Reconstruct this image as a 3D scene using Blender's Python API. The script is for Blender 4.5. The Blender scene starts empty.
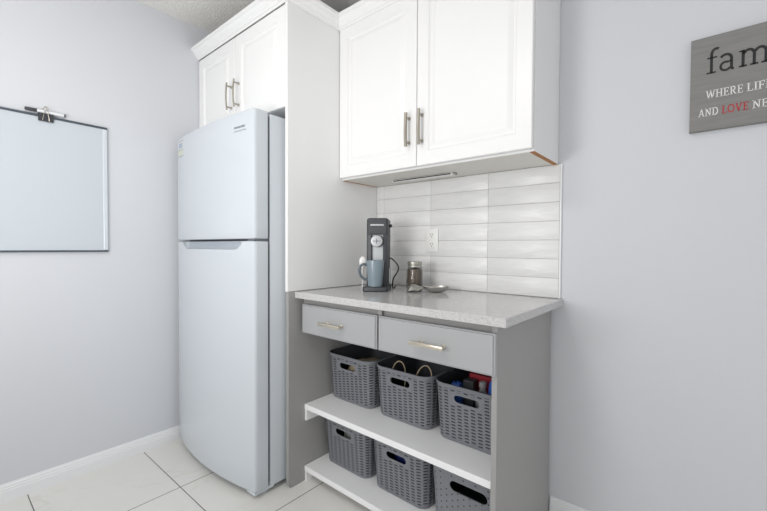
import bpy, bmesh, math, random
from mathutils import Vector, Matrix
random.seed(4)
SC = bpy.context.scene
COL = SC.collection
PI = math.pi

# ------------------------------------------------------------------ materials
def srgb(r, g, b):
    f = lambda c: (c/255/12.92) if c/255 <= .04045 else ((c/255+.055)/1.055)**2.4
    return (f(r), f(g), f(b), 1)

class NT:
    def __init__(s, name):
        s.m = bpy.data.materials.new(name); s.m.use_nodes = True
        s.t = s.m.node_tree; s.b = s.t.nodes['Principled BSDF']
    def n(s, typ, **kw):
        nd = s.t.nodes.new(typ)
        for k, v in kw.items(): setattr(nd, k, v)
        return nd
    def l(s, a, b): s.t.links.new(a, b)
    def set(s, sock, v):
        if hasattr(v, 'links') or isinstance(v, bpy.types.NodeSocket): s.l(v, sock)
        else: sock.default_value = v
    def math(s, op, a, b=None, c=None):
        nd = s.n('ShaderNodeMath', operation=op)
        s.set(nd.inputs[0], a)
        if b is not None: s.set(nd.inputs[1], b)
        if c is not None: s.set(nd.inputs[2], c)
        return nd.outputs[0]
    def mix(s, f, a, b):
        nd = s.n('ShaderNodeMix', data_type='RGBA')
        s.set(nd.inputs[0], f); s.set(nd.inputs[6], a); s.set(nd.inputs[7], b)
        return nd.outputs[2]
    def noise(s, scale, detail=3, vec=None, rough=.5, dist=0):
        nd = s.n('ShaderNodeTexNoise'); nd.inputs['Scale'].default_value = scale
        nd.inputs['Detail'].default_value = detail; nd.inputs['Roughness'].default_value = rough
        nd.inputs['Distortion'].default_value = dist
        if vec is None: vec = s.pos()
        s.l(vec, nd.inputs['Vector'])
        return nd.outputs['Fac']
    def pos(s):
        if not hasattr(s, '_p'): s._p = s.n('ShaderNodeTexCoord').outputs['Object']
        return s._p
    def xyz(s, vec=None):
        nd = s.n('ShaderNodeSeparateXYZ'); s.l(vec or s.pos(), nd.inputs[0]); return nd.outputs
    def ramp(s, fac, lo, hi):
        nd = s.n('ShaderNodeMapRange'); s.set(nd.inputs[0], fac)
        nd.inputs[1].default_value = lo; nd.inputs[2].default_value = hi
        return nd.outputs[0]
    def bump(s, h, strength, dist=.002):
        nd = s.n('ShaderNodeBump'); nd.inputs['Strength'].default_value = strength
        nd.inputs['Distance'].default_value = dist; s.l(h, nd.inputs['Height'])
        s.l(nd.outputs[0], s.b.inputs['Normal'])
    def base(s, c, rough=.5, metal=0, spec=None):
        s.set(s.b.inputs['Base Color'], c); s.b.inputs['Roughness'].default_value = rough
        s.b.inputs['Metallic'].default_value = metal
        if spec is not None: s.b.inputs['Specular IOR Level'].default_value = spec
        return s

def simple(name, c, rough=.5, metal=0, var=.03, scale=20, bump=0, spec=None):
    t = NT(name)
    lo = tuple(max(0, v*(1-var)) for v in c[:3])+(1,); hi = tuple(min(1, v*(1+var)) for v in c[:3])+(1,)
    n = t.noise(scale)
    t.base(t.mix(n, lo, hi), rough, metal, spec)
    if bump: t.bump(t.noise(scale*8), bump)
    return t.m

M = {}
M['paint'] = simple('wall_paint', srgb(212,214,219), .75, var=.012, scale=3, bump=.04)
M['trim_white'] = simple('trim_white', srgb(238,239,241), .4, var=.01)
M['cab_white'] = simple('cabinet_white', srgb(239,239,239), .35, var=.008, scale=6)
M['cab_inner'] = simple('cabinet_underside', srgb(226,223,216), .5, var=.02)
M['raw_wood'] = simple('raw_board_edge', srgb(176,120,66), .7, var=.15, scale=60)
M['fridge'] = simple('fridge_white', srgb(203,209,215), .16, var=.006, scale=4, spec=.5)
M['fridge_in'] = simple('recess_shade', srgb(170,177,186), .4)  # fridge white greyed down, paints the shade inside the grip pocket
M['dark_gap'] = simple('dark_gasket', srgb(105,110,116), .6)
M['nickel'] = simple('brushed_nickel', srgb(168,162,152), .3, 1, var=.05, scale=80)
M['champagne'] = simple('champagne_metal', srgb(214,206,190), .28, .85, var=.06, scale=80)
M['grey_side'] = simple('grey_paint_side', srgb(161,160,159), .5, var=.015)
M['grey_draw'] = simple('grey_paint_drawer', srgb(170,171,173), .4, var=.01)
M['shelf'] = simple('white_shelf', srgb(246,246,247), .4, var=.01)
M['black'] = simple('black_plastic', srgb(60,63,68), .42, var=.05)
M['black_gloss'] = simple('black_cable', srgb(28,28,31), .35)
M['silver'] = simple('silver_plastic', srgb(168,170,172), .35, .6, var=.03)
M['mug'] = simple('mug_glaze', srgb(128,143,152), .25, var=.03, scale=30)
M['mug_dark'] = simple('mug_handle_glaze', srgb(92,100,108), .25, var=.03)
M['ceramic'] = simple('white_ceramic', srgb(236,236,234), .25)
M['plate'] = simple('outlet_white', srgb(240,240,238), .3)
M['slot'] = simple('outlet_slot', srgb(60,60,62), .6)
M['steel'] = simple('stainless_steel', srgb(192,190,186), .28, 1, var=.06, scale=40)
M['lid'] = simple('jar_lid', srgb(176,174,166), .4, .75)
M['gunmetal'] = simple('dark_frame', srgb(84,92,102), .4, .4)
M['alu'] = simple('frame_light', srgb(214,220,226), .35, .15)
M['board'] = simple('whiteboard_surface', srgb(200,207,214), .22, var=.006, scale=2)
M['clip'] = simple('clip_black', srgb(58,60,64), .4)
M['marker'] = simple('marker_white', srgb(232,234,236), .35)
M['sign'] = None
M['ink_black'] = simple('ink_black', srgb(40,40,42), .7)
M['ink_white'] = simple('ink_white', srgb(235,235,235), .7)
M['ink_red'] = simple('ink_red', srgb(190,32,40), .7)
M['red'] = simple('red_card', srgb(150,22,38), .5)
M['blue'] = simple('blue_plastic', srgb(62,110,205), .4)
M['navy'] = simple('navy_cloth', srgb(36,50,130), .8, var=.2, scale=50, bump=.3)
M['cream'] = simple('cream_cable', srgb(222,202,170), .5)
M['cloth'] = simple('beige_cloth', srgb(196,180,150), .85, var=.12, scale=60, bump=.3)
M['pale'] = simple('pale_cloth', srgb(205,205,203), .85, var=.06, scale=60, bump=.3)
M['sticker'] = simple('sticker_pale', srgb(214,216,212), .5)
M['sticker_ink'] = simple('sticker_ink', srgb(168,178,196), .6)
M['sticker_yellow'] = simple('sticker_yellow', srgb(206,209,196), .6)
M['badge_grey'] = simple('badge_grey', srgb(138,144,152), .5)
M['lens'] = simple('lamp_lens', srgb(150,150,148), .3)

t = NT('sign_wood_grain')
x, y, z = t.xyz()
cmb = t.n('ShaderNodeCombineXYZ'); t.l(t.math('MULTIPLY', x, 6), cmb.inputs[0]); t.l(t.math('MULTIPLY', z, 60), cmb.inputs[2])
t.base(t.mix(t.noise(1.5, 4, cmb.outputs[0]), srgb(118,117,116), srgb(146,145,143)), .7); M['sign'] = t.m

t = NT('ceiling_popcorn')
n1 = t.noise(95, 4, rough=.7)
t.base(t.mix(n1, srgb(226,224,220), srgb(246,245,242)), .95); t.bump(n1, .8, .010); M['ceiling'] = t.m

t = NT('floor_marble_tile')                        # real tile grid: 0.477 x 0.469 m
x, y, z = t.xyz()
def gridmask(v, off, pitch, half):
    f = t.math('FRACT', t.math('DIVIDE', t.math('SUBTRACT', v, off), pitch))
    d = t.math('MULTIPLY', t.math('MINIMUM', f, t.math('SUBTRACT', 1.0, f)), pitch)
    return t.math('LESS_THAN', d, half)
gx = gridmask(x, .479, .477, .0019); gy = gridmask(y, -.937, .469, .0019)
g = t.math('MAXIMUM', gx, gy)
tid = t.n('ShaderNodeCombineXYZ')
t.l(t.math('MULTIPLY', t.math('FLOOR', t.math('DIVIDE', t.math('SUBTRACT', x, .479), .477)), 3.7), tid.inputs[0])
t.l(t.math('MULTIPLY', t.math('FLOOR', t.math('DIVIDE', t.math('SUBTRACT', y, -.937), .469)), 5.3), tid.inputs[1])
va = t.n('ShaderNodeVectorMath', operation='ADD'); t.l(t.pos(), va.inputs[0]); t.l(tid.outputs[0], va.inputs[1])
vn = t.noise(3.2, 6, va.outputs[0], .6, 1.4)
vein = t.ramp(t.math('ABSOLUTE', t.math('SUBTRACT', vn, .5)), .0, .035)
c0 = t.mix(t.noise(1.7, 3, va.outputs[0]), srgb(226,224,219), srgb(238,237,234))
vmask = t.math('MULTIPLY', t.math('SUBTRACT', 1.0, vein), t.ramp(t.noise(2.3, 2, va.outputs[0]), .5, .75))
c1 = t.mix(t.math('MULTIPLY', vmask, .42), c0, srgb(184,172,152))
t.base(t.mix(g, c1, srgb(92,90,88)), .28)
t.bump(t.math('SUBTRACT', 1.0, g), .5, .002); M['floor'] = t.m

t = NT('quartz_counter')
v1 = t.n('ShaderNodeTexVoronoi'); v1.inputs['Scale'].default_value = 480; t.l(t.pos(), v1.inputs['Vector'])
sx = t.n('ShaderNodeSeparateColor'); t.l(v1.outputs['Color'], sx.inputs[0])
dark = t.math('LESS_THAN', sx.outputs[0], .13); lite = t.math('GREATER_THAN', sx.outputs[1], .82)
c = t.mix(t.math('MULTIPLY', dark, .45), srgb(197,196,196), srgb(122,119,116))
c = t.mix(t.math('MULTIPLY', lite, .4), c, srgb(228,228,228))
t.base(c, .1, spec=.6); M['quartz'] = t.m

t = NT('glossy_tile')
cm = t.n('ShaderNodeCombineXYZ'); x, y, z = t.xyz()
t.l(t.math('MULTIPLY', x, 9), cm.inputs[0]); t.l(t.math('MULTIPLY', z, 34), cm.inputs[2])
wv = t.noise(1.0, 2, cm.outputs[0], .5, .6)
t.base(t.mix(wv, srgb(224,224,224), srgb(238,238,238)), .3, spec=.45)
t.bump(wv, .4, .008); M['tile'] = t.m
M['grout'] = simple('tile_grout', srgb(192,189,184), .8)

def weave(name, H, dots=False):
    t = NT(name)
    uv = t.n('ShaderNodeUVMap'); uv.uv_map = 'UVMap'
    u, v, _ = t.xyz(uv.outputs[0])
    cw, ch = (.028, .0124) if not dots else (.024, .024)
    cu = t.math('DIVIDE', t.math('ADD', u, 5.0), cw)
    col = t.math('FLOOR', cu); fu = t.math('FRACT', cu)
    par = t.math('MODULO', col, 2.0)
    fv = t.math('FRACT', t.math('ADD', t.math('DIVIDE', v, ch), t.math('MULTIPLY', par, .5)))
    du = t.math('ABSOLUTE', t.math('SUBTRACT', fu, .5)); dv = t.math('ABSOLUTE', t.math('SUBTRACT', fv, .5))
    if dots:
        r = t.math('SQRT', t.math('ADD', t.math('POWER', du, 2.0), t.math('POWER', dv, 2.0)))
        m = t.math('LESS_THAN', r, .13)
        hgt = t.math('SUBTRACT', 1.0, m)
    else:
        m = t.math('MULTIPLY', t.math('LESS_THAN', du, .30), t.math('LESS_THAN', dv, .23))
        hgt = t.math('SUBTRACT', t.math('COSINE', t.math('MULTIPLY', dv, 4.0)), m)
    inb = t.math('MULTIPLY', t.math('GREATER_THAN', v, .014), t.math('LESS_THAN', v, H-.021))
    hole = t.math('MULTIPLY', t.math('LESS_THAN', t.math('ABSOLUTE', u), .068 if not dots else .09), t.math('LESS_THAN', t.math('ABSOLUTE', t.math('SUBTRACT', v, .176)), .024))
    m = t.math('MULTIPLY', m, t.math('MULTIPLY', inb, t.math('SUBTRACT', 1.0, hole)))
    grey = t.mix(t.noise(30), srgb(124,126,132), srgb(136,138,144))
    t.base(t.mix(m, grey, srgb(54,55,59)), .5)
    t.bump(t.math('MULTIPLY', hgt, t.math('MULTIPLY', inb, t.math('SUBTRACT', 1.0, hole))), .6, .003)
    return t.m
M['weave'] = weave('woven_grey_plastic', .231)
M['dotted'] = weave('dotted_grey_plastic', .231, True)
M['basket_in'] = simple('basket_inside_shade', srgb(70,72,77), .6)  # same grey plastic as outside, darkened to paint in the interior shade

t = NT('jar_glass')
t.base(srgb(225,228,228), .05); t.b.inputs['Transmission Weight'].default_value = 1; t.b.inputs['IOR'].default_value = 1.3; M['glass'] = t.m
t = NT('coffee_beans')
bn = t.noise(140, 2); t.base(t.mix(bn, srgb(96,76,64), srgb(176,156,140)), .4); t.bump(bn, .8, .004); M['beans'] = t.m
t = NT('clear_plastic')
t.base(srgb(215,218,220), .12); t.b.inputs['Transmission Weight'].default_value = .6; M['clear'] = t.m

# ------------------------------------------------------------------ helpers
OFF = {}
def thing(name, label, cat, loc, group=None, rotz=0, tilt=None):
    o = bpy.data.objects.new(name, None); COL.objects.link(o)
    o.location = loc; o.rotation_euler = (0, 0, rotz); o.empty_display_size = .05
    o['label'] = label; o['category'] = cat
    if group: o['group'] = group
    OFF[o.name] = Vector(loc)
    return o
def obj(name, bm, mat, parent=None, smooth=False, local=False, label=None):
    """one mesh object; bm is in world coordinates unless local=True"""
    bmesh.ops.recalc_face_normals(bm, faces=bm.faces)
    if parent is not None and not local:
        bmesh.ops.translate(bm, verts=bm.verts, vec=-OFF[parent.name])
    me = bpy.data.meshes.new(name); bm.to_mesh(me); bm.free()
    for mm in (mat if isinstance(mat, (list, tuple)) else [mat]): me.materials.append(mm)
    if smooth:
        for p in me.polygons: p.use_smooth = True
        try: me.set_sharp_from_angle(angle=math.radians(38))
        except Exception: pass
    o = bpy.data.objects.new(name, me); COL.objects.link(o)
    if parent is not None:
        o.parent = parent; OFF[o.name] = Vector(OFF[parent.name])
    else: OFF[o.name] = Vector((0, 0, 0))
    if label: o['label'] = label
    return o
def tag(o, label, cat, group=None):
    o['label'] = label; o['category'] = cat
    if group: o['group'] = group
    return o
def rebase(o, loc):
    """move the origin of a single-mesh top-level object to loc"""
    v = Vector(loc); o.data.transform(Matrix.Translation(-v)); o.location = v; OFF[o.name] = v
    return o
def struct(name, bm, mat, smooth=False):
    o = obj(name, bm, mat, smooth=smooth); o['kind'] = 'structure'; return o
def box(bm, x0, x1, y0, y1, z0, z1, bev=0, seg=2, mi=0):
    vs = [bm.verts.new((x, y, z)) for z in (z0, z1) for y in (y0, y1) for x in (x0, x1)]
    idx = [(0,2,3,1),(4,5,7,6),(0,1,5,4),(2,6,7,3),(0,4,6,2),(1,3,7,5)]
    fs = [bm.faces.new([vs[i] for i in f]) for f in idx]
    for f in fs: f.material_index = mi
    if bev:
        es = list({e for f in fs for e in f.edges})
        r = bmesh.ops.bevel(bm, geom=es, offset=bev, segments=seg, profile=.5, affect='EDGES', clamp_overlap=True)
        for f in r['faces']: f.material_index = mi
    return bm
def B(*a, **k): return box(bmesh.new(), *a, **k)
def loops(bm, rings, cap0=True, cap1=True, closed=True):
    """skin a list of equally long point rings"""
    vr = [[bm.verts.new(p) for p in r] for r in rings]
    n = len(vr[0])
    for a, b in zip(vr, vr[1:]):
        for i in range(n if closed else n-1):
            j = (i+1) % n
            bm.faces.new((a[i], a[j], b[j], b[i]))
    if cap0: bm.faces.new(list(reversed(vr[0])))
    if cap1: bm.faces.new(vr[-1])
    return vr
def lathe(bm, prof, c=(0,0,0), n=32, axis='Z', sx=1, sy=1, cap0=True, cap1=True):
    rings = []
    for r, h in prof:
        ring = []
        for i in range(n):
            a = 2*PI*i/n
            u, v = r*math.cos(a)*sx, r*math.sin(a)*sy
            p = {'Z': (u, v, h), 'Y': (u, h, v), 'X': (h, u, v)}[axis]
            ring.append((c[0]+p[0], c[1]+p[1], c[2]+p[2]))
        rings.append(ring)
    loops(bm, rings, cap0, cap1); return bm
def tube(bm, pts, r, n=10, closed=False, flat=1.0):
    P = [Vector(p) for p in pts]; rings = []
    N = len(P); prev = None
    for i in range(N):
        a = P[(i-1) % N] if closed or i > 0 else P[i]
        b = P[(i+1) % N] if closed or i < N-1 else P[i]
        d = (b-a).normalized()
        if prev is None:
            up = Vector((0,0,1)) if abs(d.z) < .9 else Vector((1,0,0))
            s = d.cross(up).normalized()
        else: s = (prev - d*prev.dot(d)).normalized()
        prev = s; w = d.cross(s)
        rings.append([P[i]+r*(math.cos(2*PI*k/n)*s+math.sin(2*PI*k/n)*w*flat) for k in range(n)])
    if closed:
        vr = [[bm.verts.new(p) for p in q] for q in rings]
        for i in range(N):
            A, Bq = vr[i], vr[(i+1) % N]
            for k in range(n): bm.faces.new((A[k], A[(k+1)%n], Bq[(k+1)%n], Bq[k]))
    else: loops(bm, rings)
    return bm
def prism(bm, poly, d0, d1, axis='Z'):
    """extrude a 2-D polygon: axis Z -> (x,y), X -> (y,z), Y -> (x,z)"""
    f = {'Z': lambda p, d: (p[0], p[1], d), 'X': lambda p, d: (d, p[0], p[1]), 'Y': lambda p, d: (p[0], d, p[1])}[axis]
    loops(bm, [[f(p, d0) for p in poly], [f(p, d1) for p in poly]]); return bm
def spline(pts, n=8):
    P = [Vector(p) for p in pts]; P = [2*P[0]-P[1]]+P+[2*P[-1]-P[-2]]; out = []
    for i in range(1, len(P)-2):
        for k in range(n):
            t = k/n; a, b, c, d = P[i-1:i+3]
            out.append(.5*((2*b)+(c-a)*t+(2*a-5*b+4*c-d)*t*t+(3*b-a-3*c+d)*t**3))
    out.append(P[-2]); return out
def boolean_diff(o, cutbm):
    me = bpy.data.meshes.new('cut'); bmesh.ops.recalc_face_normals(cutbm, faces=cutbm.faces); cutbm.to_mesh(me); cutbm.free()
    c = bpy.data.objects.new('cut', me); COL.objects.link(c)
    c.parent = o.parent
    md = o.modifiers.new('b', 'BOOLEAN'); md.operation = 'DIFFERENCE'; md.object = c; md.solver = 'EXACT'
    bpy.context.view_layer.update()
    dg = bpy.context.evaluated_depsgraph_get()
    nm = bpy.data.meshes.new_from_object(o.evaluated_get(dg), preserve_all_data_layers=True, depsgraph=dg)
    o.modifiers.clear(); o.data = nm
    bpy.data.objects.remove(c); bpy.data.meshes.remove(me)
def panel_door(x0, x1, yf, z0, z1, th=.019, fr=.058):
    """raised-panel door, front facing -y at y=yf"""
    bm = bmesh.new()
    prof = [(0, th), (0, .004), (.0015, .0012), (.004, 0), (fr, 0), (fr+.004, .006), (fr+.008, .0085), (fr+.014, .0085), (fr+.030, .002), (fr+.034, .001)]
    rings = [[(x0+i, yf+d, z0+i), (x1-i, yf+d, z0+i), (x1-i, yf+d, z1-i), (x0+i, yf+d, z1-i)] for i, d in prof]
    loops(bm, rings); return bm

# ------------------------------------------------------------------ key planes
XP, YP = .876, -.626          # tall panel: right face, front edge
XC, YC, ZC = 1.888, -.587, .914
YD = -.567                    # drawer fronts
H = 2.42

# ------------------------------------------------------------------ the room
struct('floor', B(-.12, 4.6, -4.4, .12, -.1, 0), M['floor'])
struct('wall_back', B(0, 4.6, 0, .12, 0, H), M['paint'])
struct('wall_left', B(-.12, 0, -4.4, .12, 0, H), M['paint'])
struct('ceiling', B(-.12, 4.6, -4.4, .12, H, H+.1), M['ceiling'])
BBP = [(0,0), (.014,0), (.014,.046), (.012,.050), (.012,.058), (.009,.062), (.009,.069), (.005,.074), (.004,.079), (0,.079)]
bm = bmesh.new(); loops(bm, [[(p[0], y, p[1]) for p in BBP] for y in (-4.3, -.001)])
struct('baseboard_left', bm, M['trim_white'])
bm = bmesh.new(); loops(bm, [[(x, -p[0], p[1]) for p in BBP] for x in (1.851, 4.5)])
struct('baseboard_back', bm, M['trim_white'])

# ------------------------------------------------------------------ backsplash
bs = thing('tile_backsplash', 'glossy white wavy subway tile backsplash behind the grey countertop', 'backsplash', (1.38, 0, ZC))
bm = B(XP+.001, 1.872, -.0088, -.0005, ZC+.001, 1.4665, mi=1)
zs = [ZC+.002, .998, 1.0775, 1.1565, 1.2355, 1.3135, 1.3925, 1.467]
xs = [XP+.002, .931, 1.245, 1.559, 1.872]
for i in range(7):
    for j in range(4):
        box(bm, xs[j]+.001, xs[j+1]-.001, -.0105, -.004, zs[i]+.001, zs[i+1]-.001, bev=.0014)
obj('tile_field', bm, [M['tile'], M['grout']], bs, smooth=True)
obj('edge_trim', B(1.8725, 1.879, -.0125, -.0005, ZC+.001, 1.4665, bev=.001), M['trim_white'], bs)

# ------------------------------------------------------------------ tall panel, cabinets
tag(rebase(obj('end_panel', B(XP-.018, XP, YP, -.002, .9165, 2.238, bev=.0015), M['cab_white']), (XP, -.3, .9165)),
    'tall white panel standing between the fridge and the coffee counter', 'panel')

def handle(parent, x, y, z0, z1, mat, r=.0045, off=.028, over=.016, bow=.005):
    """vertical bow pull; posts on y, bar in front"""
    bm = bmesh.new(); zc = (z0+z1)/2
    n = 12; pts = []
    for k in range(n+1):
        s = k/n*2-1; pts.append((x, y-off-bow*(1-s*s), zc+s*(z1-z0)/2))
    tube(bm, pts, r, 10)
    for s in (-1, 1):
        zz = zc+s*((z1-z0)/2-over)
        lathe(bm, [(.0075,0),(.0075,-.003),(.0042,-.006),(.0042,-off+.0)], (x, y-.0003, zz), 12, 'Y')
    return obj('handle', bm, mat, parent, smooth=True, label='brushed nickel bar handle')

oc = thing('wall_cabinet', 'white two-door wall cabinet mounted above the fridge', 'cabinet', (.43, -.3, 1.765))
bm = B(.002, XP-.019, YP+.02, -.002, 1.765, 2.238); obj('carcass', bm, M['cab_white'], oc)
d = obj('door', panel_door(.004, .416, YP, 1.762, 2.222), M['cab_white'], oc)
handle(d, .385, YP, 1.843, 1.985, M['nickel'], .0042)
d = obj('door', panel_door(.420, XP-.020, YP, 1.762, 2.222), M['cab_white'], oc)
handle(d, .458, YP, 1.843, 1.985, M['nickel'], .0042)

YU = -.308
uc = thing('wall_cabinet', 'large white two-door wall cabinet hung above the tiled coffee counter', 'cabinet', (1.37, -.15, 1.468))
obj('carcass', B(XP+.001, 1.861, YU+.021, -.002, 1.4685, 2.238, bev=.001), [M['cab_white']], uc)
obj('bottom_panel', B(XP+.003, 1.843, YU+.023, -.013, 1.4672, 1.4684), M['cab_inner'], uc, label='cream cabinet underside')
obj('edge_strip', B(1.8445, 1.8605, YU+.025, -.003, 1.4655, 1.4684), M['raw_wood'], uc, label='raw orange-brown bottom edge of the side board')
obj('edge_strip', B(XP+.002, XP+.012, YU+.03, -.02, 1.4655, 1.4671), M['raw_wood'], uc, label='raw brown board edge by the tall panel')
d = obj('door', panel_door(XP+.003, 1.3605, YU, 1.476, 2.232), M['cab_white'], uc)
handle(d, 1.324, YU, 1.562, 1.708, M['nickel'], .0075, .026, .02, .003)
d = obj('door', panel_door(1.3635, 1.858, YU, 1.476, 2.232), M['cab_white'], uc)
handle(d, 1.392, YU, 1.560, 1.710, M['nickel'], .0075, .026, .02, .003)

lb = thing('light_bar', 'slim unlit light bar fixed under the large wall cabinet', 'light', (1.26, -.118, 1.467))
obj('housing', B(1.085, 1.44, -.131, -.105, 1.4575, 1.467, bev=.002), M['plate'], lb)
obj('lens', B(1.095, 1.43, -.1345, -.1312, 1.459, 1.464), M['slot'], lb)
obj('end_cap', B(1.4402, 1.45, -.131, -.105, 1.458, 1.467, bev=.002), M['lens'], lb)

# crown moulding, one continuous run round both cabinets
CR = [(0,2.226), (.004,2.226), (.006,2.234), (.013,2.238), (.016,2.246), (.028,2.258), (.033,2.267), (.042,2.271), (.044,2.284), (0,2.284)]
path = lambda d: [(.001, YP-d), (XP+d, YP-d), (XP+d, YU-d), (1.861+d, YU-d), (1.861+d, -.002)]
bm = bmesh.new()
rings = []
for k in range(5): rings.append([(path(d)[k][0], path(d)[k][1], z) for d, z in [(.0006 if q[0] == 0 else q[0], q[1]) for q in CR]])
loops(bm, rings)
tag(rebase(obj('crown_moulding', bm, M['cab_white']), (.9, -.3, 2.226)), 'white stepped crown moulding running along the tops of both wall cabinets', 'moulding')

# ------------------------------------------------------------------ fridge
fr = thing('refrigerator', 'tall white top-freezer refrigerator standing in the corner by the left wall', 'refrigerator', (.445, -.4, 0))
FX0, FX1 = .038, .835
obj('body', B(FX0, FX1-.002, -.688, -.04, .028, 1.716, bev=.004), M['fridge'], fr, smooth=True)
obj('gasket', B(FX0+.008, FX1-.010, -.7015, -.688, .05, 1.705), M['dark_gap'], fr)
def bow(z): return .046-.024*min(1, max(0, (z-.03)/1.12))
def door_poly(z=0):
    pts = [(FX0, -.702), (FX0, -.750)]
    n = 26
    xa, xb = FX0+.004, FX1-.012
    for i in range(n+1):
        s = i/n; x = xa+(xb-xa)*s
        y = -.764-bow(z)*(1-(2*s-1)**2) - .004*s
        pts.append((x, y))
    pts += [(FX1-.005, -.766), (FX1-.001, -.760), (FX1, -.752), (FX1, -.702)]
    return pts
def door_bm(z0, z1):
    bm = bmesh.new(); cx = .445
    lv = [(z0, .006), (z0+.002, .002), (z0+.006, 0)]+[(z0+.006+(z1-z0-.012)*k/10, 0) for k in range(1, 11)]+[(z1-.002, .002), (z1, .006)]
    rings = [[(x+(cx-x)*e/.39, y+(.004 if y < -.72 else 0)*(e/.006), z) for x, y in door_poly(z)] for z, e in lv]
    loops(bm, rings); return bm
fdo = obj('freezer_door', door_bm(1.157, 1.724), M['fridge'], fr, smooth=True)
ldo = obj('fridge_door', door_bm(.034, 1.147), [M['fridge']], fr, smooth=True)
cut = bmesh.new()
prism(cut, [(.09,1.16), (.17,1.112), (.19,1.108), (.69,1.108), (.71,1.112), (.78,1.16)], -.9, -.757, 'Y')
bmesh.ops.translate(cut, verts=cut.verts, vec=-OFF[fr.name])
boolean_diff(ldo, cut)
for p in ldo.data.polygons: p.use_smooth = True
try: ldo.data.set_sharp_from_angle(angle=math.radians(30))
except Exception: pass
obj('handle_recess', B(.17, .70, -.7590, -.7568, 1.109, 1.1462), M['fridge_in'], ldo, label='pocket grip at the top of the door, its shade painted grey')
obj('hinge', B(.775, FX1-.004, -.765, -.70, 1.1475, 1.1565, bev=.001), M['dark_gap'], fr)
# bottom hinge and foot grille
bm = B(.765, FX1-.006, -.768, -.665, .018, .033, bev=.004); lathe(bm, [(.012,0),(.012,.018)], (.80,-.70,0), 16)
obj('foot', bm, M['alu'], fr)
bm = bmesh.new(); lathe(bm, [(.014,0),(.014,.028)], (.10,-.66,0), 16); obj('foot', bm, M['alu'], fr)
bm = B(.07, .75, -.690, -.665, .006, .0275); obj('kick_grille', bm, M['dark_gap'], fr)

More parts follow.
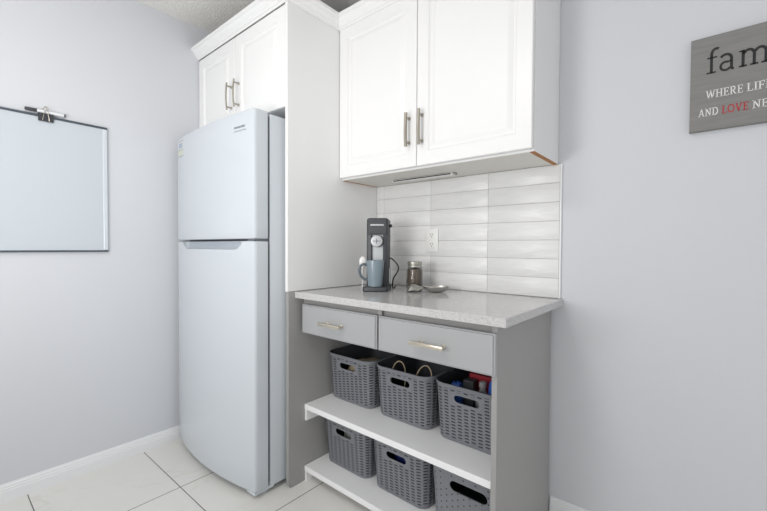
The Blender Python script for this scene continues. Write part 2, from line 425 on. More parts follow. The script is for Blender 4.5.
# --- stroke lettering -------------------------------------------------------
def arc(cx, cy, rx, ry, a0, a1, n=10):
    return [(cx+rx*math.cos(math.radians(a0+(a1-a0)*k/n)), cy+ry*math.sin(math.radians(a0+(a1-a0)*k/n))) for k in range(n+1)]
T, S = .13, .07               # stem and serif weights for cap height 1
def ser(x, y, w=.17): return ([(x-w, y), (x+w, y)], S)
b, e = S/2, 1-S/2
GL = {
 'I': (.34, [([(.17,0),(.17,1)],T), ser(.17,b), ser(.17,e)]),
 'L': (.62, [([(.17,0),(.17,1)],T), ser(.17,e), ([(0,b),(.6,b)],S), ([(.57,0),(.57,.24)],S)]),
 'E': (.66, [([(.17,0),(.17,1)],T), ([(0,b),(.62,b)],S), ([(0,e),(.60,e)],S), ([(.17,.52),(.46,.52)],S), ([(.59,0),(.59,.24)],S), ([(.57,1),(.57,.78)],S), ([(.46,.40),(.46,.64)],S)]),
 'F': (.62, [([(.17,0),(.17,1)],T), ser(.17,b), ([(0,e),(.58,e)],S), ([(.17,.50),(.46,.50)],S), ([(.56,1),(.56,.76)],S), ([(.46,.38),(.46,.62)],S)]),
 'H': (.84, [([(.17,0),(.17,1)],T), ([(.67,0),(.67,1)],T), ([(.17,.52),(.67,.52)],S), ser(.17,b), ser(.17,e), ser(.67,b), ser(.67,e)]),
 'N': (.84, [([(.17,0),(.17,1)],.09), ([(.68,0),(.68,1)],.09), ([(.17,.97),(.68,.03)],T), ser(.17,b), ser(.12,e,.13), ser(.68,e)]),
 'A': (.78, [([(.12,0),(.39,1)],.09), ([(.39,1),(.66,0)],T), ([(.22,.34),(.56,.34)],S), ser(.12,b,.13), ser(.66,b,.13)]),
 'V': (.78, [([(.12,1),(.39,0)],T), ([(.39,0),(.66,1)],.09), ser(.12,e,.13), ser(.66,e,.13)]),
 'W': (1.10, [([(.12,1),(.34,0)],T), ([(.34,0),(.56,.9)],.09), ([(.56,.9),(.78,0)],T), ([(.78,0),(1.0,1)],.09), ser(.12,e,.13), ser(.56,e,.10), ser(1.0,e,.12)]),
 'O': (.84, [(arc(.41,.5,.35,.46,0,360,24),T*.9)]),
 'D': (.82, [([(.17,0),(.17,1)],T), ([(0,b),(.35,b)],S), ([(0,e),(.35,e)],S), (arc(.35,.5,.36,.46,-90,90,14),T*.85)]),
 'R': (.78, [([(.17,0),(.17,1)],T), ser(.17,b), ([(0,e),(.36,e)],S), (arc(.36,.74,.22,.23,90,-90,10),T*.85), ([(.17,.51),(.36,.51)],S), ([(.36,.51),(.64,.02)],T), ser(.66,b,.09)]),
 'B': (.74, [([(.17,0),(.17,1)],T), ([(0,b),(.36,b)],S), ([(0,e),(.34,e)],S), ([(.17,.53),(.36,.53)],S), (arc(.34,.75,.20,.22,90,-90,10),T*.8), (arc(.36,.28,.25,.25,90,-90,10),T*.85)]),
 'G': (.84, [(arc(.43,.5,.36,.46,50,330,20),T*.85), ([(.70,.02),(.70,.44)],T), ([(.52,.43),(.80,.43)],S), ([(.68,.98),(.68,.72)],S)]),
 'S': (.62, [(arc(.31,.73,.22,.23,30,270,12)+arc(.31,.27,.24,.23,90,-150,12),T*.85), ([(.52,.98),(.52,.74)],S), ([(.08,.02),(.08,.27)],S)]),
 # lower case: x height .68 of the ascender
 'f': (.34, [([(.17,0),(.17,.78)]+arc(.33,.78,.16,.20,180,60,8),.12), ser(.17,b,.16), ([(.02,.64),(.36,.64)],S)]),
 'a': (.60, [(arc(.25,.46,.19,.19,150,0,8)+[(.44,.10)]+arc(.52,.10,.08,.07,180,270,4),.115), (arc(.25,.19,.17,.165,60,330,14),.10), ([(.33,.33),(.44,.38)],.08)]),
 'm': (1.05, [([(.15,0),(.15,.66)],.12), (arc(.33,.44,.17,.19,160,0,8)+[(.50,0)],.12), (arc(.69,.44,.17,.19,160,0,8)+[(.86,0)],.12), ser(.15,b,.13), ser(.50,b,.13), ser(.86,b,.14), ([(.02,.62),(.15,.62)],S)]),
 'i': (.34, [([(.17,0),(.17,.66)],.12), ser(.17,b,.15), ([(.03,.62),(.17,.62)],S), ([(.11,.86),(.23,.86)],.12)]),
 'l': (.34, [([(.17,0),(.17,1)],.12), ser(.17,b,.15), ([(.03,e),(.17,e)],S)]),
 'y': (.62, [([(.10,.66),(.32,.02)],.12), ([(.54,.66),(.30,-.06),(.18,-.24),(.05,-.24)],.09), ser(.10,.62,.11), ser(.52,.62,.11)]),
 ' ': (.30, []),
}
def stroke(bm, pts, w, fmap, y0, y1):
    n = len(pts); L, R = [], []
    closed = n > 3 and math.dist(pts[0], pts[-1]) < 1e-6
    for i in range(n):
        a = pts[i-1] if i else (pts[-2] if closed else pts[0]); c = pts[i+1] if i < n-1 else (pts[1] if closed else pts[-1])
        dx, dz = c[0]-a[0], c[1]-a[1]; l = math.hypot(dx, dz) or 1
        nx, nz = -dz/l*w/2, dx/l*w/2
        L.append((pts[i][0]+nx, pts[i][1]+nz)); R.append((pts[i][0]-nx, pts[i][1]-nz))
    rings = []
    for p, q in zip(L, R):
        (px, pz), (qx, qz) = fmap(p), fmap(q)
        rings.append([(px, y0, pz), (qx, y0, qz), (qx, y1, qz), (px, y1, pz)])
    loops(bm, rings)
def lettering(bm, text, x, z, cap, y0, y1, width=None, spc=.06, th=1):
    tot = sum(GL[c][0]+spc for c in text)-spc
    k = (width/(tot*cap)) if width else 1
    for ch in text:
        w, st = GL[ch]
        for pts, tw in st: stroke(bm, pts, tw*th, lambda p: (x+p[0]*cap*k, z+p[1]*cap), y0, y1)
        x += (w+spc)*cap*k
    return x

# badge and stickers on the freezer door (curved front: y by x)
def fy(x):
    s = (x-(FX0+.004))/((FX1-.012)-(FX0+.004)); return -.764-bow(1.65)*(1-(2*s-1)**2)-.004*s
bx0, bx1 = .690, .776
bm = bmesh.new()
lettering(bm, 'FRIGIDAIRE', 0, 1.652, .0085, -.0006, .0002, width=.08)
for v in bm.verts: v.co.y += fy(v.co.x+bx0)-.0012; v.co.x += bx0
for k in range(8):
    a, c = bx0-.002+k*.0112, bx0-.002+(k+1)*.0112
    box(bm, a, c, fy(a)-.0012, fy(a)-.0004, 1.6385, 1.6408)
obj('badge', bm, M['badge_grey'], fdo, label='small grey brand lettering')
def curved_patch(x0, x1, z0, z1, out, n=6):
    bm = bmesh.new(); rings = []
    for k in range(n+1):
        x = x0+(x1-x0)*k/n; y = fy(x)
        rings.append([(x, y-out, z0), (x, y-out, z1), (x, y+.001, z1), (x, y+.001, z0)])
    loops(bm, rings); return bm
stk = obj('sticker', curved_patch(.056, .138, 1.618, 1.708, .0006), M['sticker'], fdo, label='pale paper energy sticker')
obj('print', curved_patch(.066, .128, 1.664, 1.690, .0010), M['sticker_ink'], stk, label='faint blue print')
obj('print', curved_patch(.058, .136, 1.624, 1.652, .0010), M['sticker_yellow'], stk, label='pale yellow print')
for zz in (1.6185, 1.6525, 1.700):
    obj('print', curved_patch(.056, .138, zz, zz+.0025, .0013), M['badge_grey'], stk, label='thin grey line')

# ------------------------------------------------------------------ base unit
un = thing('shelving_unit', 'grey open shelving unit with two drawers and white shelves beside the fridge', 'shelving unit', (1.36, -.28, 0))
bm = bmesh.new()
prism(bm, [(-.002,0), (-.600,0), (-.612,.004), (-.618,.014), (-.620,.03), (-.620,.9155), (-.002,.9155)], XP-.018, XP-.0002, 'X')
obj('side_panel', bm, M['grey_side'], un)
obj('side_panel', B(1.827, 1.845, YD+.0195, -.015, 0, ZC-.030, bev=.001), M['grey_side'], un)
obj('back_panel', B(XP+.001, 1.826, -.010, -.002, .03, ZC-.030), M['grey_side'], un)
obj('top_rail', B(XP+.001, 1.826, YD+.035, YD+.055, .845, ZC-.030), M['grey_side'], un)
obj('drawer_divider', B(1.355, 1.373, YD+.02, -.02, .726, ZC-.0305), M['grey_side'], un)
for zt in (.372, .073):
    obj('shelf', B(XP+.001, 1.8265, -.530, -.0105, zt-.025, zt, bev=.0015), M['shelf'], un, label='white board shelf')
    obj('cleat', B(XP+.001, XP+.0125, -.527, -.03, zt-(.079 if zt > .2 else .073), zt-.0255, bev=.001), M['shelf'], un, label='white shelf support strip')
def drawer_front(x0, x1, z0, z1):
    bm = bmesh.new()
    prof = [(0,.018), (0,.007), (.0015,.0055), (.005,.0055), (.0065,.0005), (.008,0)]
    loops(bm, [[(x0+i, YD+d, z0+i), (x1-i, YD+d, z0+i), (x1-i, YD+d, z1-i), (x0+i, YD+d, z1-i)] for i, d in prof])
    box(bm, x0+.016, x1-.02, YD+.0185, -.06, z0+.012, z1-.02)
    return bm
for (x0, x1, hx0, hx1) in ((.901, 1.3605, 1.052, 1.185), (1.369, 1.845, 1.542, 1.680)):
    d = obj('drawer', drawer_front(x0, x1 if x1 < 1.8 else 1.8445, .724, .858), M['grey_draw'], un, label='lighter grey drawer front')
    bm = bmesh.new()
    yb = YD-.030
    box(bm, hx0, hx1, yb-.006, yb+.006, .7825, .7965, bev=.003)
    for xx in (hx0+.032, hx1-.016):
        lathe(bm, [(.007,0), (.007,-.003), (.005,-.005), (.005,-.026)], (xx, YD-.0003, .7895), 12, 'Y')
    obj('handle', bm, M['champagne'], d, smooth=True, label='pale metallic bar handle')

tag(rebase(obj('countertop', B(XP+.0008, XC, YC, -.0005, ZC-.029, ZC, bev=.002), M['quartz']), (1.38, -.29, ZC-.029)),
    'speckled light grey quartz countertop over the drawers', 'countertop')

# ------------------------------------------------------------------ baskets
BW0, BW1, BD0, BD1, BH = .272, .296, .335, .372, .227
def rrect(w, d, r, per=7, sw=14, sd=10):
    """rounded rectangle, starts at the middle of the front (-y), counter-clockwise; returns pts"""
    pts = []
    hw, hd = w/2, d/2
    for i in range(sw//2): pts.append((( hw-r)*i/(sw//2), -hd))
    for i in range(per): a = -PI/2+PI/2*i/per; pts.append((hw-r+r*math.cos(a), -hd+r+r*math.sin(a)))
    for i in range(sd): pts.append((hw, -hd+r+(d-2*r)*i/sd))
    for i in range(per): a = PI/2*i/per; pts.append((hw-r+r*math.cos(a), hd-r+r*math.sin(a)))
    for i in range(sw): pts.append((hw-r-(w-2*r)*i/sw, hd))
    for i in range(per): a = PI/2+PI/2*i/per; pts.append((-hw+r+r*math.cos(a), hd-r+r*math.sin(a)))
    for i in range(sd): pts.append((-hw, hd-r-(d-2*r)*i/sd))
    for i in range(per): a = PI+PI/2*i/per; pts.append((-hw+r+r*math.cos(a), -hd+r+r*math.sin(a)))
    for i in range(sw//2): pts.append((-hw+r+(hw-r)*i/(sw//2), -hd))
    return pts
def basket_mesh(hole_w=.104, hx0=0, hz=.176):
    bm = bmesh.new(); uvl = bm.loops.layers.uv.new('UVMap')
    lev = [(0, -.006), (.002, -.002), (.007, 0)]+[(.007+(BH-.022)*k/9, 0) for k in range(1, 10)]
    lev += [(BH-.013, .002), (BH-.008, .0045), (BH-.003, .0045), (BH, .002), (BH, -.002), (BH-.006, -.0035)]
    lev += [(BH-.02-(BH-.04)*k/5, -.0038) for k in range(0, 6)]+[(.004, -.010)]
    nout = 15
    rings = []
    for z, o in lev:
        s = z/BH
        rings.append([(x, y, z) for x, y in rrect(BW0+(BW1-BW0)*s+2*o, BD0+(BD1-BD0)*s+2*o, .040+.012*s+o)])
    # base perimeter for u
    mid = rrect((BW0+BW1)/2, (BD0+BD1)/2, .046); n = len(mid); us = [0]
    for i in range(n): us.append(us[-1]+math.dist(mid[i], mid[(i+1) % n]))
    L = us[-1]
    vr = [[bm.verts.new(p) for p in r] for r in rings]
    for k in range(len(vr)-1):
        for i in range(n):
            j = (i+1) % n
            f = bm.faces.new((vr[k][i], vr[k][j], vr[k+1][j], vr[k+1][i]))
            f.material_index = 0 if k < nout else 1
            u0, u1 = us[i], us[i+1]
            if u0 >= L/2-1e-6: u0 -= L; u1 -= L
            for lp, (u, v) in zip(f.loops, ((u0, lev[k][0]), (u1, lev[k][0]), (u1, lev[k+1][0]), (u0, lev[k+1][0]))): lp[uvl].uv = (u, v)
    f = bm.faces.new(list(reversed(vr[0]))); f.material_index = 1
    f = bm.faces.new(vr[-1]); f.material_index = 1
    bmesh.ops.recalc_face_normals(bm, faces=bm.faces)
    me = bpy.data.meshes.new('storage_basket'); bm.to_mesh(me); bm.free()
    o = bpy.data.objects.new('tmp', me); COL.objects.link(o)
    cut = bmesh.new(); r = .0145 if hole_w < .15 else .02; poly = []
    hx = hole_w/2-r
    for k in range(9): a = -PI/2+PI*k/8; poly.append((hx0+hx+r*math.cos(a), hz+r*math.sin(a)))
    for k in range(9): a = PI/2+PI*k/8; poly.append((hx0-hx+r*math.cos(a), hz+r*math.sin(a)))
    prism(cut, poly, -.25, -.10, 'Y')
    boolean_diff(o, cut)
    me2 = o.data; bpy.data.objects.remove(o)
    for p in me2.polygons: p.use_smooth = True
    try: me2.set_sharp_from_angle(angle=math.radians(40))
    except Exception: pass
    return me2
woven = basket_mesh(); woven.name = 'storage_basket'
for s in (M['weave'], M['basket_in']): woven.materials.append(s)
dotm = basket_mesh(.15, .022, .168); dotm.name = 'dotted_basket'
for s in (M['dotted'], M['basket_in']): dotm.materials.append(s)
YB_U, YB_L = -.383+BD0/2, -.428+BD0/2
bspots = [
 (1.0325, YB_U, .3725, woven, 'grey woven basket on the upper shelf nearest the fridge, under the left drawer'),
 (1.3475, YB_U, .3725, woven, 'grey woven basket holding cream cables, middle of the upper shelf'),
 (1.661, YB_U, .3725, woven, 'grey woven basket with red and blue items inside, right end of the upper shelf'),
 (1.052, YB_L, .0735, woven, 'grey woven basket on the lower shelf nearest the fridge'),
 (1.365, YB_L, .0735, woven, 'grey woven basket on the lower shelf showing blue cloth through its handle hole'),
 (1.6725, YB_L, .0735, dotm, 'grey basket with small round holes, right end of the lower shelf'),
]
for x, y, z, me, lab in bspots:
    o = bpy.data.objects.new('storage_basket', me); COL.objects.link(o); o.location = (x, y, z)
    tag(o, lab, 'basket', 'storage baskets on the shelves')

# things lying in the baskets
def cushion(cx, cy, z0, w, d, h, name, mat, label, cat, wob=.12, tilt=0):
    bm = bmesh.new(); n = 20; rings = []
    for k, (s, hh) in enumerate([(.80,0), (.97,.10), (1.0,.4), (.98,.75), (.82,.95), (.5,1.0)]):
        ring = []
        for i in range(n):
            a = 2*PI*i/n; ca, sa = math.cos(a), math.sin(a)
            q = (abs(ca)**3+abs(sa)**3)**(-1/3)
            wv = 1+wob*.3*math.sin(3*a+k)
            ring.append((ca*q*w/2*s*wv, sa*q*d/2*s*wv, hh*h+(ca*tilt+.004*math.sin(5*a+k))*(hh > .3)))
        rings.append(ring)
    loops(bm, rings)
    o = obj(name, bm, mat, smooth=True); o.location = (cx, cy, z0); return tag(o, label, cat)
ZU, ZL = .3725+.0045, .0735+.0045
cushion(1.035, -.245, ZU, .20, .20, .166, 'folded_cloth', M['cloth'], 'beige folded cloth inside the upper basket nearest the fridge', 'cloth')
cushion(1.045, -.275, ZL, .20, .20, .188, 'folded_cloth', M['pale'], 'pale grey folded cloth inside the lower basket nearest the fridge', 'cloth')
cushion(1.367, -.275, ZL, .20, .20, .195, 'folded_cloth', M['navy'], 'dark blue folded cloth inside the middle lower basket', 'cloth')
def coil(cx, cy, w, hgt, lean, label):
    pts = []
    n = 40
    for k in range(n):
        a = 2*PI*k/n
        pts.append((cx+w*math.cos(a), cy+lean*math.sin(a)+.01*math.sin(2*a), ZU+.003+hgt/2+hgt/2*math.sin(a)))
    bm = bmesh.new(); tube(bm, pts, .0026, 8, closed=True)
    o = rebase(obj('cable', bm, M['cream'], smooth=True), (cx, cy, ZU)); tag(o, label, 'cable')
coil(1.262, -.300, .038, .218, .012, 'loop of cream cable standing in the middle upper basket, nearer the fridge')
coil(1.395, -.300, .042, .220, .030, 'loop of cream cable standing in the middle upper basket, on its right side')
# right upper basket
cushion(1.572, -.308, ZU, .055, .060, .200, 'plastic_pouch', M['blue'], 'blue pouch in the right upper basket, left of the clear bottle', 'pouch')
bt = thing('plastic_bottle', 'small clear plastic bottle in the right upper basket', 'bottle', (1.680, -.300, ZU))
bm = bmesh.new(); lathe(bm, [(.024,0), (.027,.004), (.027,.15), (.023,.175), (.012,.195), (.012,.205)], (1.680, -.300, ZU), 20); obj('body', bm, M['clear'], bt, smooth=True)
bm = bmesh.new(); lathe(bm, [(.014,.2055), (.014,.222), (.012,.225)], (1.680, -.300, ZU), 20); obj('cap', bm, M['clear'], bt, smooth=True)
tag(rebase(obj('red_box', B(1.605, 1.725, -.268, -.238, ZU, ZU+.236, bev=.003), M['red']), (1.665, -.253, ZU)), 'red flat box standing in the right upper basket, behind the clear bottle', 'box')
tag(rebase(obj('black_box', B(1.604, 1.648, -.318, -.274, ZU, ZU+.222, bev=.003), M['clip']), (1.626, -.296, ZU)), 'black box in the right upper basket, in front of the red one', 'box')
bt = thing('plastic_bottle', 'bright blue plastic bottle at the right side of the right upper basket', 'bottle', (1.740, -.310, ZU))
bm = bmesh.new(); lathe(bm, [(.024,0), (.029,.004), (.029,.21), (.026,.232), (.020,.245)], (1.740, -.310, ZU), 20); obj('body', bm, M['blue'], bt, smooth=True)
bm = bmesh.new(); lathe(bm, [(.017,.2455), (.017,.262), (.014,.266)], (1.740, -.310, ZU), 20); obj('cap', bm, M['blue'], bt, smooth=True)
# ------------------------------------------------------------------ coffee corner
cmx, cmy, th = 1.097, -.253, math.radians(33)
cm = thing('coffee_machine', 'slim black single-serve coffee machine in the corner of the counter', 'coffee machine', (cmx, cmy, ZC), rotz=th)
def prism_round(bm, x0, x1, y0, y1, z0, z1, r, bev=.004):
    pts = [(p[0]+(x0+x1)/2, p[1]+(y0+y1)/2) for p in rrect(x1-x0, y1-y0, r, 6, 2, 2)]
    cx, cy = (x0+x1)/2, (y0+y1)/2
    sh = lambda e: [(cx+(x-cx)*(1-2*e/(x1-x0)), cy+(y-cy)*(1-2*e/(y1-y0))) for x, y in pts]
    loops(bm, [[(x, y, z0) for x, y in sh(bev)], [(x, y, z0+bev) for x, y in pts], [(x, y, z1-bev) for x, y in pts], [(x, y, z1-bev*.3) for x, y in sh(bev*.3)], [(x, y, z1) for x, y in sh(bev)]])
    return bm
bm = prism_round(bmesh.new(), -.060, .060, -.110, .105, 0, .022, .018, .004)
obj('drip_tray', bm, M['black'], cm, smooth=True, local=True)
# body: two side walls, back and head around a front channel
bm = bmesh.new()
def half(s):
    P = [(s*.0285,-.030), (s*.044,-.030), (s*.0500,-.027), (s*.0525,-.020), (s*.0525,.085), (s*.047,.095), (s*.0285,.095)]
    loops(bm, [[(x, y, .0225) for x, y in P], [(x, y, .2700) for x, y in P]])
half(1); half(-1)
box(bm, -.0284, .0284, .0, .095, .0225, .27)
head = [(-.0525,.085), (-.0525,-.020), (-.0500,-.029), (-.044,-.034), (.044,-.034), (.0500,-.029), (.0525,-.020), (.0525,.085), (.047,.095), (-.047,.095)]
hs = lambda e: [(x*(1-e/.05), (y-.03)*(1-e/.06)+.03) for x, y in head]
loops(bm, [[(x, y, z) for x, y in hs(e)] for z, e in ((.2702,.001), (.274,0), (.338,0), (.346,.002), (.350,.007))])
obj('body', bm, M['black'], cm, smooth=True, local=True)
obj('front_plate', B(-.0280, .0280, -.0135, -.0005, .03, .2695), M['silver'], cm, local=True, label='silver front column')
obj('badge', B(-.033, .033, -.0375, -.0345, 0.312, .320, bev=.001), M['silver'], cm, local=True, label='silver badge strip')
bm = bmesh.new(); lathe(bm, [(.026,-.014), (.0295,-.016), (.0295,-.044), (.027,-.048), (.020,-.0485)], (0, 0, .238), 32, 'Y')
dl = obj('dial', bm, M['silver'], cm, smooth=True, local=True, label='round silver control dial')
bm = bmesh.new(); lathe(bm, [(.0215,-.0488), (.0215,-.0494)], (0, 0, .238), 32, 'Y')
bm2 = B(-.018, .018, -.0502, -.0496, .2365, .2395); me = bpy.data.meshes.new('q'); bm2.to_mesh(me); bm2.free()
bm.free(); bm = bmesh.new(); bm.from_mesh(me); bpy.data.meshes.remove(me)
box(bm, -.0015, .0015, -.0502, -.0496, .226, .250)
obj('dial_mark', bm, M['gunmetal'], dl, local=True)
bm = bmesh.new(); lathe(bm, [(.008,.0528), (.008,.064), (.006,.066)], (0, .03, .315), 16, 'X'); obj('side_knob', bm, M['black'], cm, smooth=True, local=True)
obj('side_lever', B(.0530, .062, -.005, .020, .03, .105, bev=.003), M['silver'], cm, local=True, label='silver lever on the right side')
pts = spline([(.053,.050,.155), (.066,.050,.150), (.088,.05,.128), (.098,.05,.104), (.090,.05,.080), (.074,.05,.055), (.068,.05,.025), (.070,.06,.0045), (.075,.110,.0045)], 6)
bm = bmesh.new(); tube(bm, pts, .0035, 10); obj('power_cord', bm, M['black_gloss'], cm, smooth=True, local=True)

def L2W(x, y): return (cmx+x*math.cos(th)-y*math.sin(th), cmy+x*math.sin(th)+y*math.cos(th))
mxw, myw = L2W(-.002, -.0765)
ZM = ZC+.0222
hd = math.atan2(-.655, -.755)      # handle points to the camera's left
mug = thing('mug', 'grey-blue tapered mug standing on the coffee machine drip tray', 'mug', (mxw, myw, ZM), rotz=hd)
bm = bmesh.new()
lathe(bm, [(.0, 0), (.029,0), (.0330,.003), (.0430,.122), (.0425,.1245), (.041,.1245), (.0402,.122), (.0305,.008), (.0,.007)], n=40, cap0=False, cap1=False)
bmesh.ops.remove_doubles(bm, verts=bm.verts, dist=1e-5)
obj('cup', bm, M['mug'], mug, smooth=True, local=True)
bm = bmesh.new(); tube(bm, spline([(.0405,0,.100), (.054,0,.106), (.069,0,.097), (.075,0,.077), (.070,0,.056), (.058,0,.040), (.0355,0,.032)], 6), .0042, 10, flat=1.5)
obj('handle', bm, M['mug_dark'], mug, smooth=True, local=True, label='darker looped mug handle')
# white spoon standing behind the mug handle
spn = bmesh.new()
tube(spn, [(0,0,0), (0,0,.02), (0,0,.05), (0,0,.105)], .0045, 10, flat=.7)
lathe(spn, [(.0,.098), (.007,.100), (.0145,.112), (.0165,.125), (.0145,.140), (.007,.149), (.0,.151)], n=20, sx=1, sy=.35, cap0=False, cap1=False)
bmesh.ops.remove_doubles(spn, verts=spn.verts, dist=1e-5)
so = obj('teaspoon', spn, M['ceramic'], smooth=True)
sxw, syw = L2W(-.068, -.046)
so.location = (sxw, syw, ZC+.0005); so.rotation_euler = (0, 0, math.radians(40)); so.scale = (1, 1, 1.08)
tag(so, 'white ceramic teaspoon standing upright behind the mug handle', 'spoon')

jx, jy = 1.246, -.150
jar = thing('jar', 'small glass jar of coffee beans beside the coffee machine', 'jar', (jx, jy, ZC+.0002))
c = (jx, jy, ZC+.0002)
JS = 1.13
bm = bmesh.new()
lathe(bm, [(.0,0), (.030,0), (.035,.004), (.036,.012), (.036,.098), (.033,.110), (.0285,.116), (.0285,.124), (.0265,.124), (.0265,.117), (.031,.109), (.0335,.097), (.0335,.012), (.030,.005), (.0,.004)], c, 36, cap0=False, cap1=False, sx=JS, sy=JS)
bmesh.ops.remove_doubles(bm, verts=bm.verts, dist=1e-5)
obj('glass', bm, M['glass'], jar, smooth=True)
bm = bmesh.new(); lathe(bm, [(.028,.005), (.0325,.012), (.0325,.096), (.028,.104), (.010,.107)], c, 28, sx=JS, sy=JS); o = obj('coffee_beans', bm, M['beans'], jar, smooth=True); o['kind'] = 'stuff'
bm = bmesh.new(); lathe(bm, [(.0305,.1245), (.0315,.1255), (.0315,.139), (.030,.141), (.024,.1405)], c, 36, sx=JS, sy=JS); obj('lid', bm, M['lid'], jar, smooth=True)
bm = bmesh.new(); lathe(bm, [(.0292,.112), (.0305,.113), (.0305,.122), (.0292,.1235)], c, 36, sx=JS, sy=JS); obj('lid_ring', bm, M['lid'], jar, smooth=True)

# steel spoon rest: shallow oval bowl with an arched handle
ang = math.atan2(.655, .755)
sr = thing('spoon_rest', 'stainless steel spoon rest lying in front of the glass jar', 'spoon rest', (1.372, -.152, ZC+.0003), rotz=math.radians(36))
bm = bmesh.new()
prof = [(.0,0), (.40,.0004), (.72,.006), (.92,.016), (1.0,.0255), (.985,.0265), (.90,.0180), (.70,.0080), (.40,.0026), (.0,.0018)]
rings = []
for r, h in prof:
    rings.append([(r*.060*math.cos(2*PI*i/36), r*.040*math.sin(2*PI*i/36), h+.0) for i in range(36)])
loops(bm, rings, False, False); bmesh.ops.remove_doubles(bm, verts=bm.verts, dist=1e-5)
obj('bowl', bm, M['steel'], sr, smooth=True, local=True)
bm = bmesh.new(); rings = []
prof = spline([(-.057,0,.0245), (-.068,0,.0255), (-.086,0,.030), (-.104,0,.037), (-.122,0,.032), (-.134,0,.018), (-.140,0,.0012)], 5)
for k, p in enumerate(prof):
    s = k/(len(prof)-1); w = .011+.020*min(1, s*1.6)
    ring = []
    for i in range(9):
        q = i/8*2-1; ring.append((p.x, q*w, max(.0006, p.z*(1-.72*q*q*min(1, s*3)))))
    for i in range(9):
        q = 1-i/8*2; ring.append((p.x+.0018*s, q*w*.94, max(.0002, p.z*(1-.72*q*q*min(1, s*3))-.0016)))
    rings.append(ring)
loops(bm, rings)
obj('handle', bm, M['steel'], sr, smooth=True, local=True)

# ------------------------------------------------------------------ outlet
ou = thing('wall_outlet', 'white double wall outlet on the tiled backsplash', 'outlet', (1.2575, -.011, 1.16))
YO = -.0113
obj('cover_plate', B(1.2215, 1.2935, YO-.006, YO, 1.100, 1.219, bev=.003), M['plate'], ou, smooth=True)
for zz in (1.184, 1.136):
    bm = bmesh.new()
    pts = [(1.2575+.0165*math.cos(a), zz+max(-.0135, min(.0135, .0165*math.sin(a)))) for a in [2*PI*k/28 for k in range(28)]]
    prism(bm, pts, YO-.0085, YO-.0061, 'Y')
    rc = obj('receptacle', bm, M['plate'], ou)
    bm = bmesh.new()
    box(bm, 1.2505, 1.2525, YO-.0093, YO-.0086, zz+.001, zz+.009); box(bm, 1.2625, 1.2645, YO-.0093, YO-.0086, zz+.0015, zz+.0085)
    lathe(bm, [(.0024,-.0093), (.0024,-.0086)], (1.2575, YO, zz-.007), 10, 'Y')
    obj('slots', bm, M['slot'], rc)

# ------------------------------------------------------------------ wall sign
sg = thing('wall_sign', 'grey wooden sign with family lettering on the right wall', 'sign', (2.468, -.01, 1.515))
obj('board', B(2.284, 2.654, -.021, -.001, 1.515, 1.820, bev=.001), M['sign'], sg)
y0, y1 = -.0216, -.0209
bm = bmesh.new(); lettering(bm, 'family', 2.325, 1.697, .080, y0, y1, width=.262, th=.85); obj('lettering', bm, M['ink_black'], sg, label='black word family')
for wd, lx, lz, cp, ww in (('WHERE', 2.325, 1.617, .026, .0905), ('LIFE', 2.4235, 1.617, .026, .058), ('BEGINS', 2.490, 1.617, .026, .100),
                           ('AND', 2.307, 1.561, .025, .0505), ('NEVER', 2.437, 1.561, .025, .092), ('ENDS', 2.540, 1.561, .025, .072)):
    bm = bmesh.new(); lettering(bm, wd, lx, lz, cp, y0, y1, width=ww); obj('lettering', bm, M['ink_white'], sg, label='white word '+wd.lower())
bm = bmesh.new(); lettering(bm, 'LOVE', 2.3655, 1.561, .025, y0, y1, width=.0635); obj('lettering', bm, M['ink_red'], sg, label='red word love')

# ------------------------------------------------------------------ whiteboard, marker, clip
wb = thing('whiteboard', 'white dry-erase board hung on the left wall', 'whiteboard', (.008, -1.54, 1.09))
WY0, WY1, WZ0, WZ1 = -1.99, -1.089, 1.092, 1.716
obj('board', B(.001, .010, WY0+.01, WY1-.010, WZ0+.008, WZ1-.007), M['board'], wb)
obj('top_rail', B(.001, .0155, WY0, WY1-.0005, WZ1-.0095, WZ1, bev=.002), M['gunmetal'], wb, label='dark grey top rail')
obj('bottom_rail', B(.001, .0155, WY0, WY1, WZ0, WZ0+.0085, bev=.002), M['gunmetal'], wb, label='dark grey bottom rail')
obj('side_rail', B(.001, .0150, WY1-.020, WY1-.001, WZ0+.009, WZ1-.010, bev=.003), M['alu'], wb, label='pale side rail')
obj('side_rail', B(.001, .0150, WY0+.001, WY0+.020, WZ0+.009, WZ1-.010, bev=.003), M['alu'], wb, label='pale side rail')
bc = thing('binder_clip', 'black binder clip gripping the top edge of the whiteboard', 'clip', (.012, -1.325, 1.716))
bm = bmesh.new()
prism(bm, [(.0158,1.688), (.0166,1.688), (.0215,1.7235), (.003,1.7235), (.003,1.7168), (.0158,1.7168)], -1.352, -1.298, 'Y')
obj('body', bm, M['clip'], bc)
for dy in (0,):
    bm = bmesh.new()
    tube(bm, spline([(.0185,-1.337,1.691), (.023,-1.334,1.712), (.027,-1.329,1.735), (.028,-1.332,1.748), (.028,-1.325,1.753), (.028,-1.318,1.748), (.027,-1.321,1.735), (.023,-1.316,1.712), (.0185,-1.313,1.691)], 6), .0013, 8)
    obj('wire_handle', bm, M['nickel'], bc, smooth=True, label='silver wire handle')
bm = bmesh.new()
tube(bm, spline([(.002,-1.340,1.7245), (.0025,-1.335,1.742), (.003,-1.325,1.758), (.0025,-1.315,1.742), (.002,-1.310,1.7245)], 6), .0011, 8)
obj('wire_handle', bm, M['nickel'], bc, smooth=True, label='silver wire handle')
mk = thing('marker', 'white whiteboard marker with black cap held by the binder clip', 'marker', (.013, -1.325, 1.7325))
bm = bmesh.new(); lathe(bm, [(.0062,-1.356), (.0078,-1.355), (.0078,-1.262), (.0070,-1.260)], (.0135, 0, 1.7318), 20, 'Y'); obj('barrel', bm, M['marker'], mk, smooth=True)
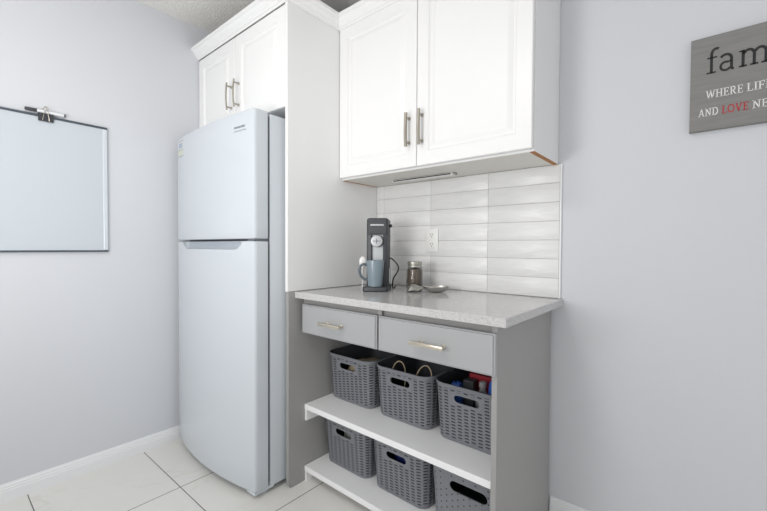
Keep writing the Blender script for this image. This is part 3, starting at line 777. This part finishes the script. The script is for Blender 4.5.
bm = bmesh.new(); lathe(bm, [(.0055,-1.396), (.0072,-1.393), (.0082,-1.3562)], (.0135, 0, 1.7318), 20, 'Y'); obj('cap', bm, M['clip'], mk, smooth=True, label='black marker cap')
bm = bmesh.new(); lathe(bm, [(.0074,-1.2598), (.0074,-1.2555), (.006,-1.2545)], (.0135, 0, 1.7318), 20, 'Y'); obj('end_plug', bm, M['clip'], mk, smooth=True, label='black end plug')

# ------------------------------------------------------------------ light
w = bpy.data.worlds.new('room_light'); SC.world = w; w.use_nodes = True
w.node_tree.nodes['Background'].inputs[0].default_value = (.97, .985, 1.0, 1)
w.node_tree.nodes['Background'].inputs[1].default_value = .87
def area(name, loc, target, sx, sy, power, col):
    l = bpy.data.lights.new(name, 'AREA'); l.shape = 'RECTANGLE'; l.size = sx; l.size_y = sy; l.energy = power; l.color = col
    o = bpy.data.objects.new(name, l); COL.objects.link(o); o.location = loc
    o.rotation_euler = (Vector(target)-Vector(loc)).to_track_quat('-Z', 'Y').to_euler(); return o
area('ceiling_lamp', (1.40, -1.80, 2.36), (1.40, -1.75, 0), .4, .4, 8, (1, .985, .96))
area('front_fill', (2.0, -4.2, 1.5), (1.9, 0, .9), 2.8, 1.8, 12, (1, .985, .965))  # added soft fill from behind the camera, no window modelled
area('ceiling_fill', (1.3, -2.2, 1.2), (.7, -1.0, 2.42), .6, .6, 14, (1, .995, .98))  # unseen fill aimed upward, added to brighten the ceiling

# ------------------------------------------------------------------ camera
cd = bpy.data.cameras.new('camera'); cam = bpy.data.objects.new('camera', cd); COL.objects.link(cam)
cx, cy, cz, yaw, pitch, roll, fpx = 2.3382, -1.6855, 1.1236, .6994, -.022, .0052, 384.8933
f = Vector((-math.sin(yaw)*math.cos(pitch), math.cos(yaw)*math.cos(pitch), math.sin(pitch)))
ri = Vector((math.cos(yaw), math.sin(yaw), 0)); up = ri.cross(f)
r2 = ri*math.cos(roll)+up*math.sin(roll); u2 = -ri*math.sin(roll)+up*math.cos(roll)
m = Matrix((r2, u2, -f)).transposed().to_4x4(); m.translation = (cx, cy, cz)
cam.matrix_world = m
cd.sensor_width = 36; cd.lens = fpx/767*36; cd.clip_start = .02
SC.camera = cam
SC.view_settings.view_transform = 'Standard'; SC.view_settings.look = 'None'
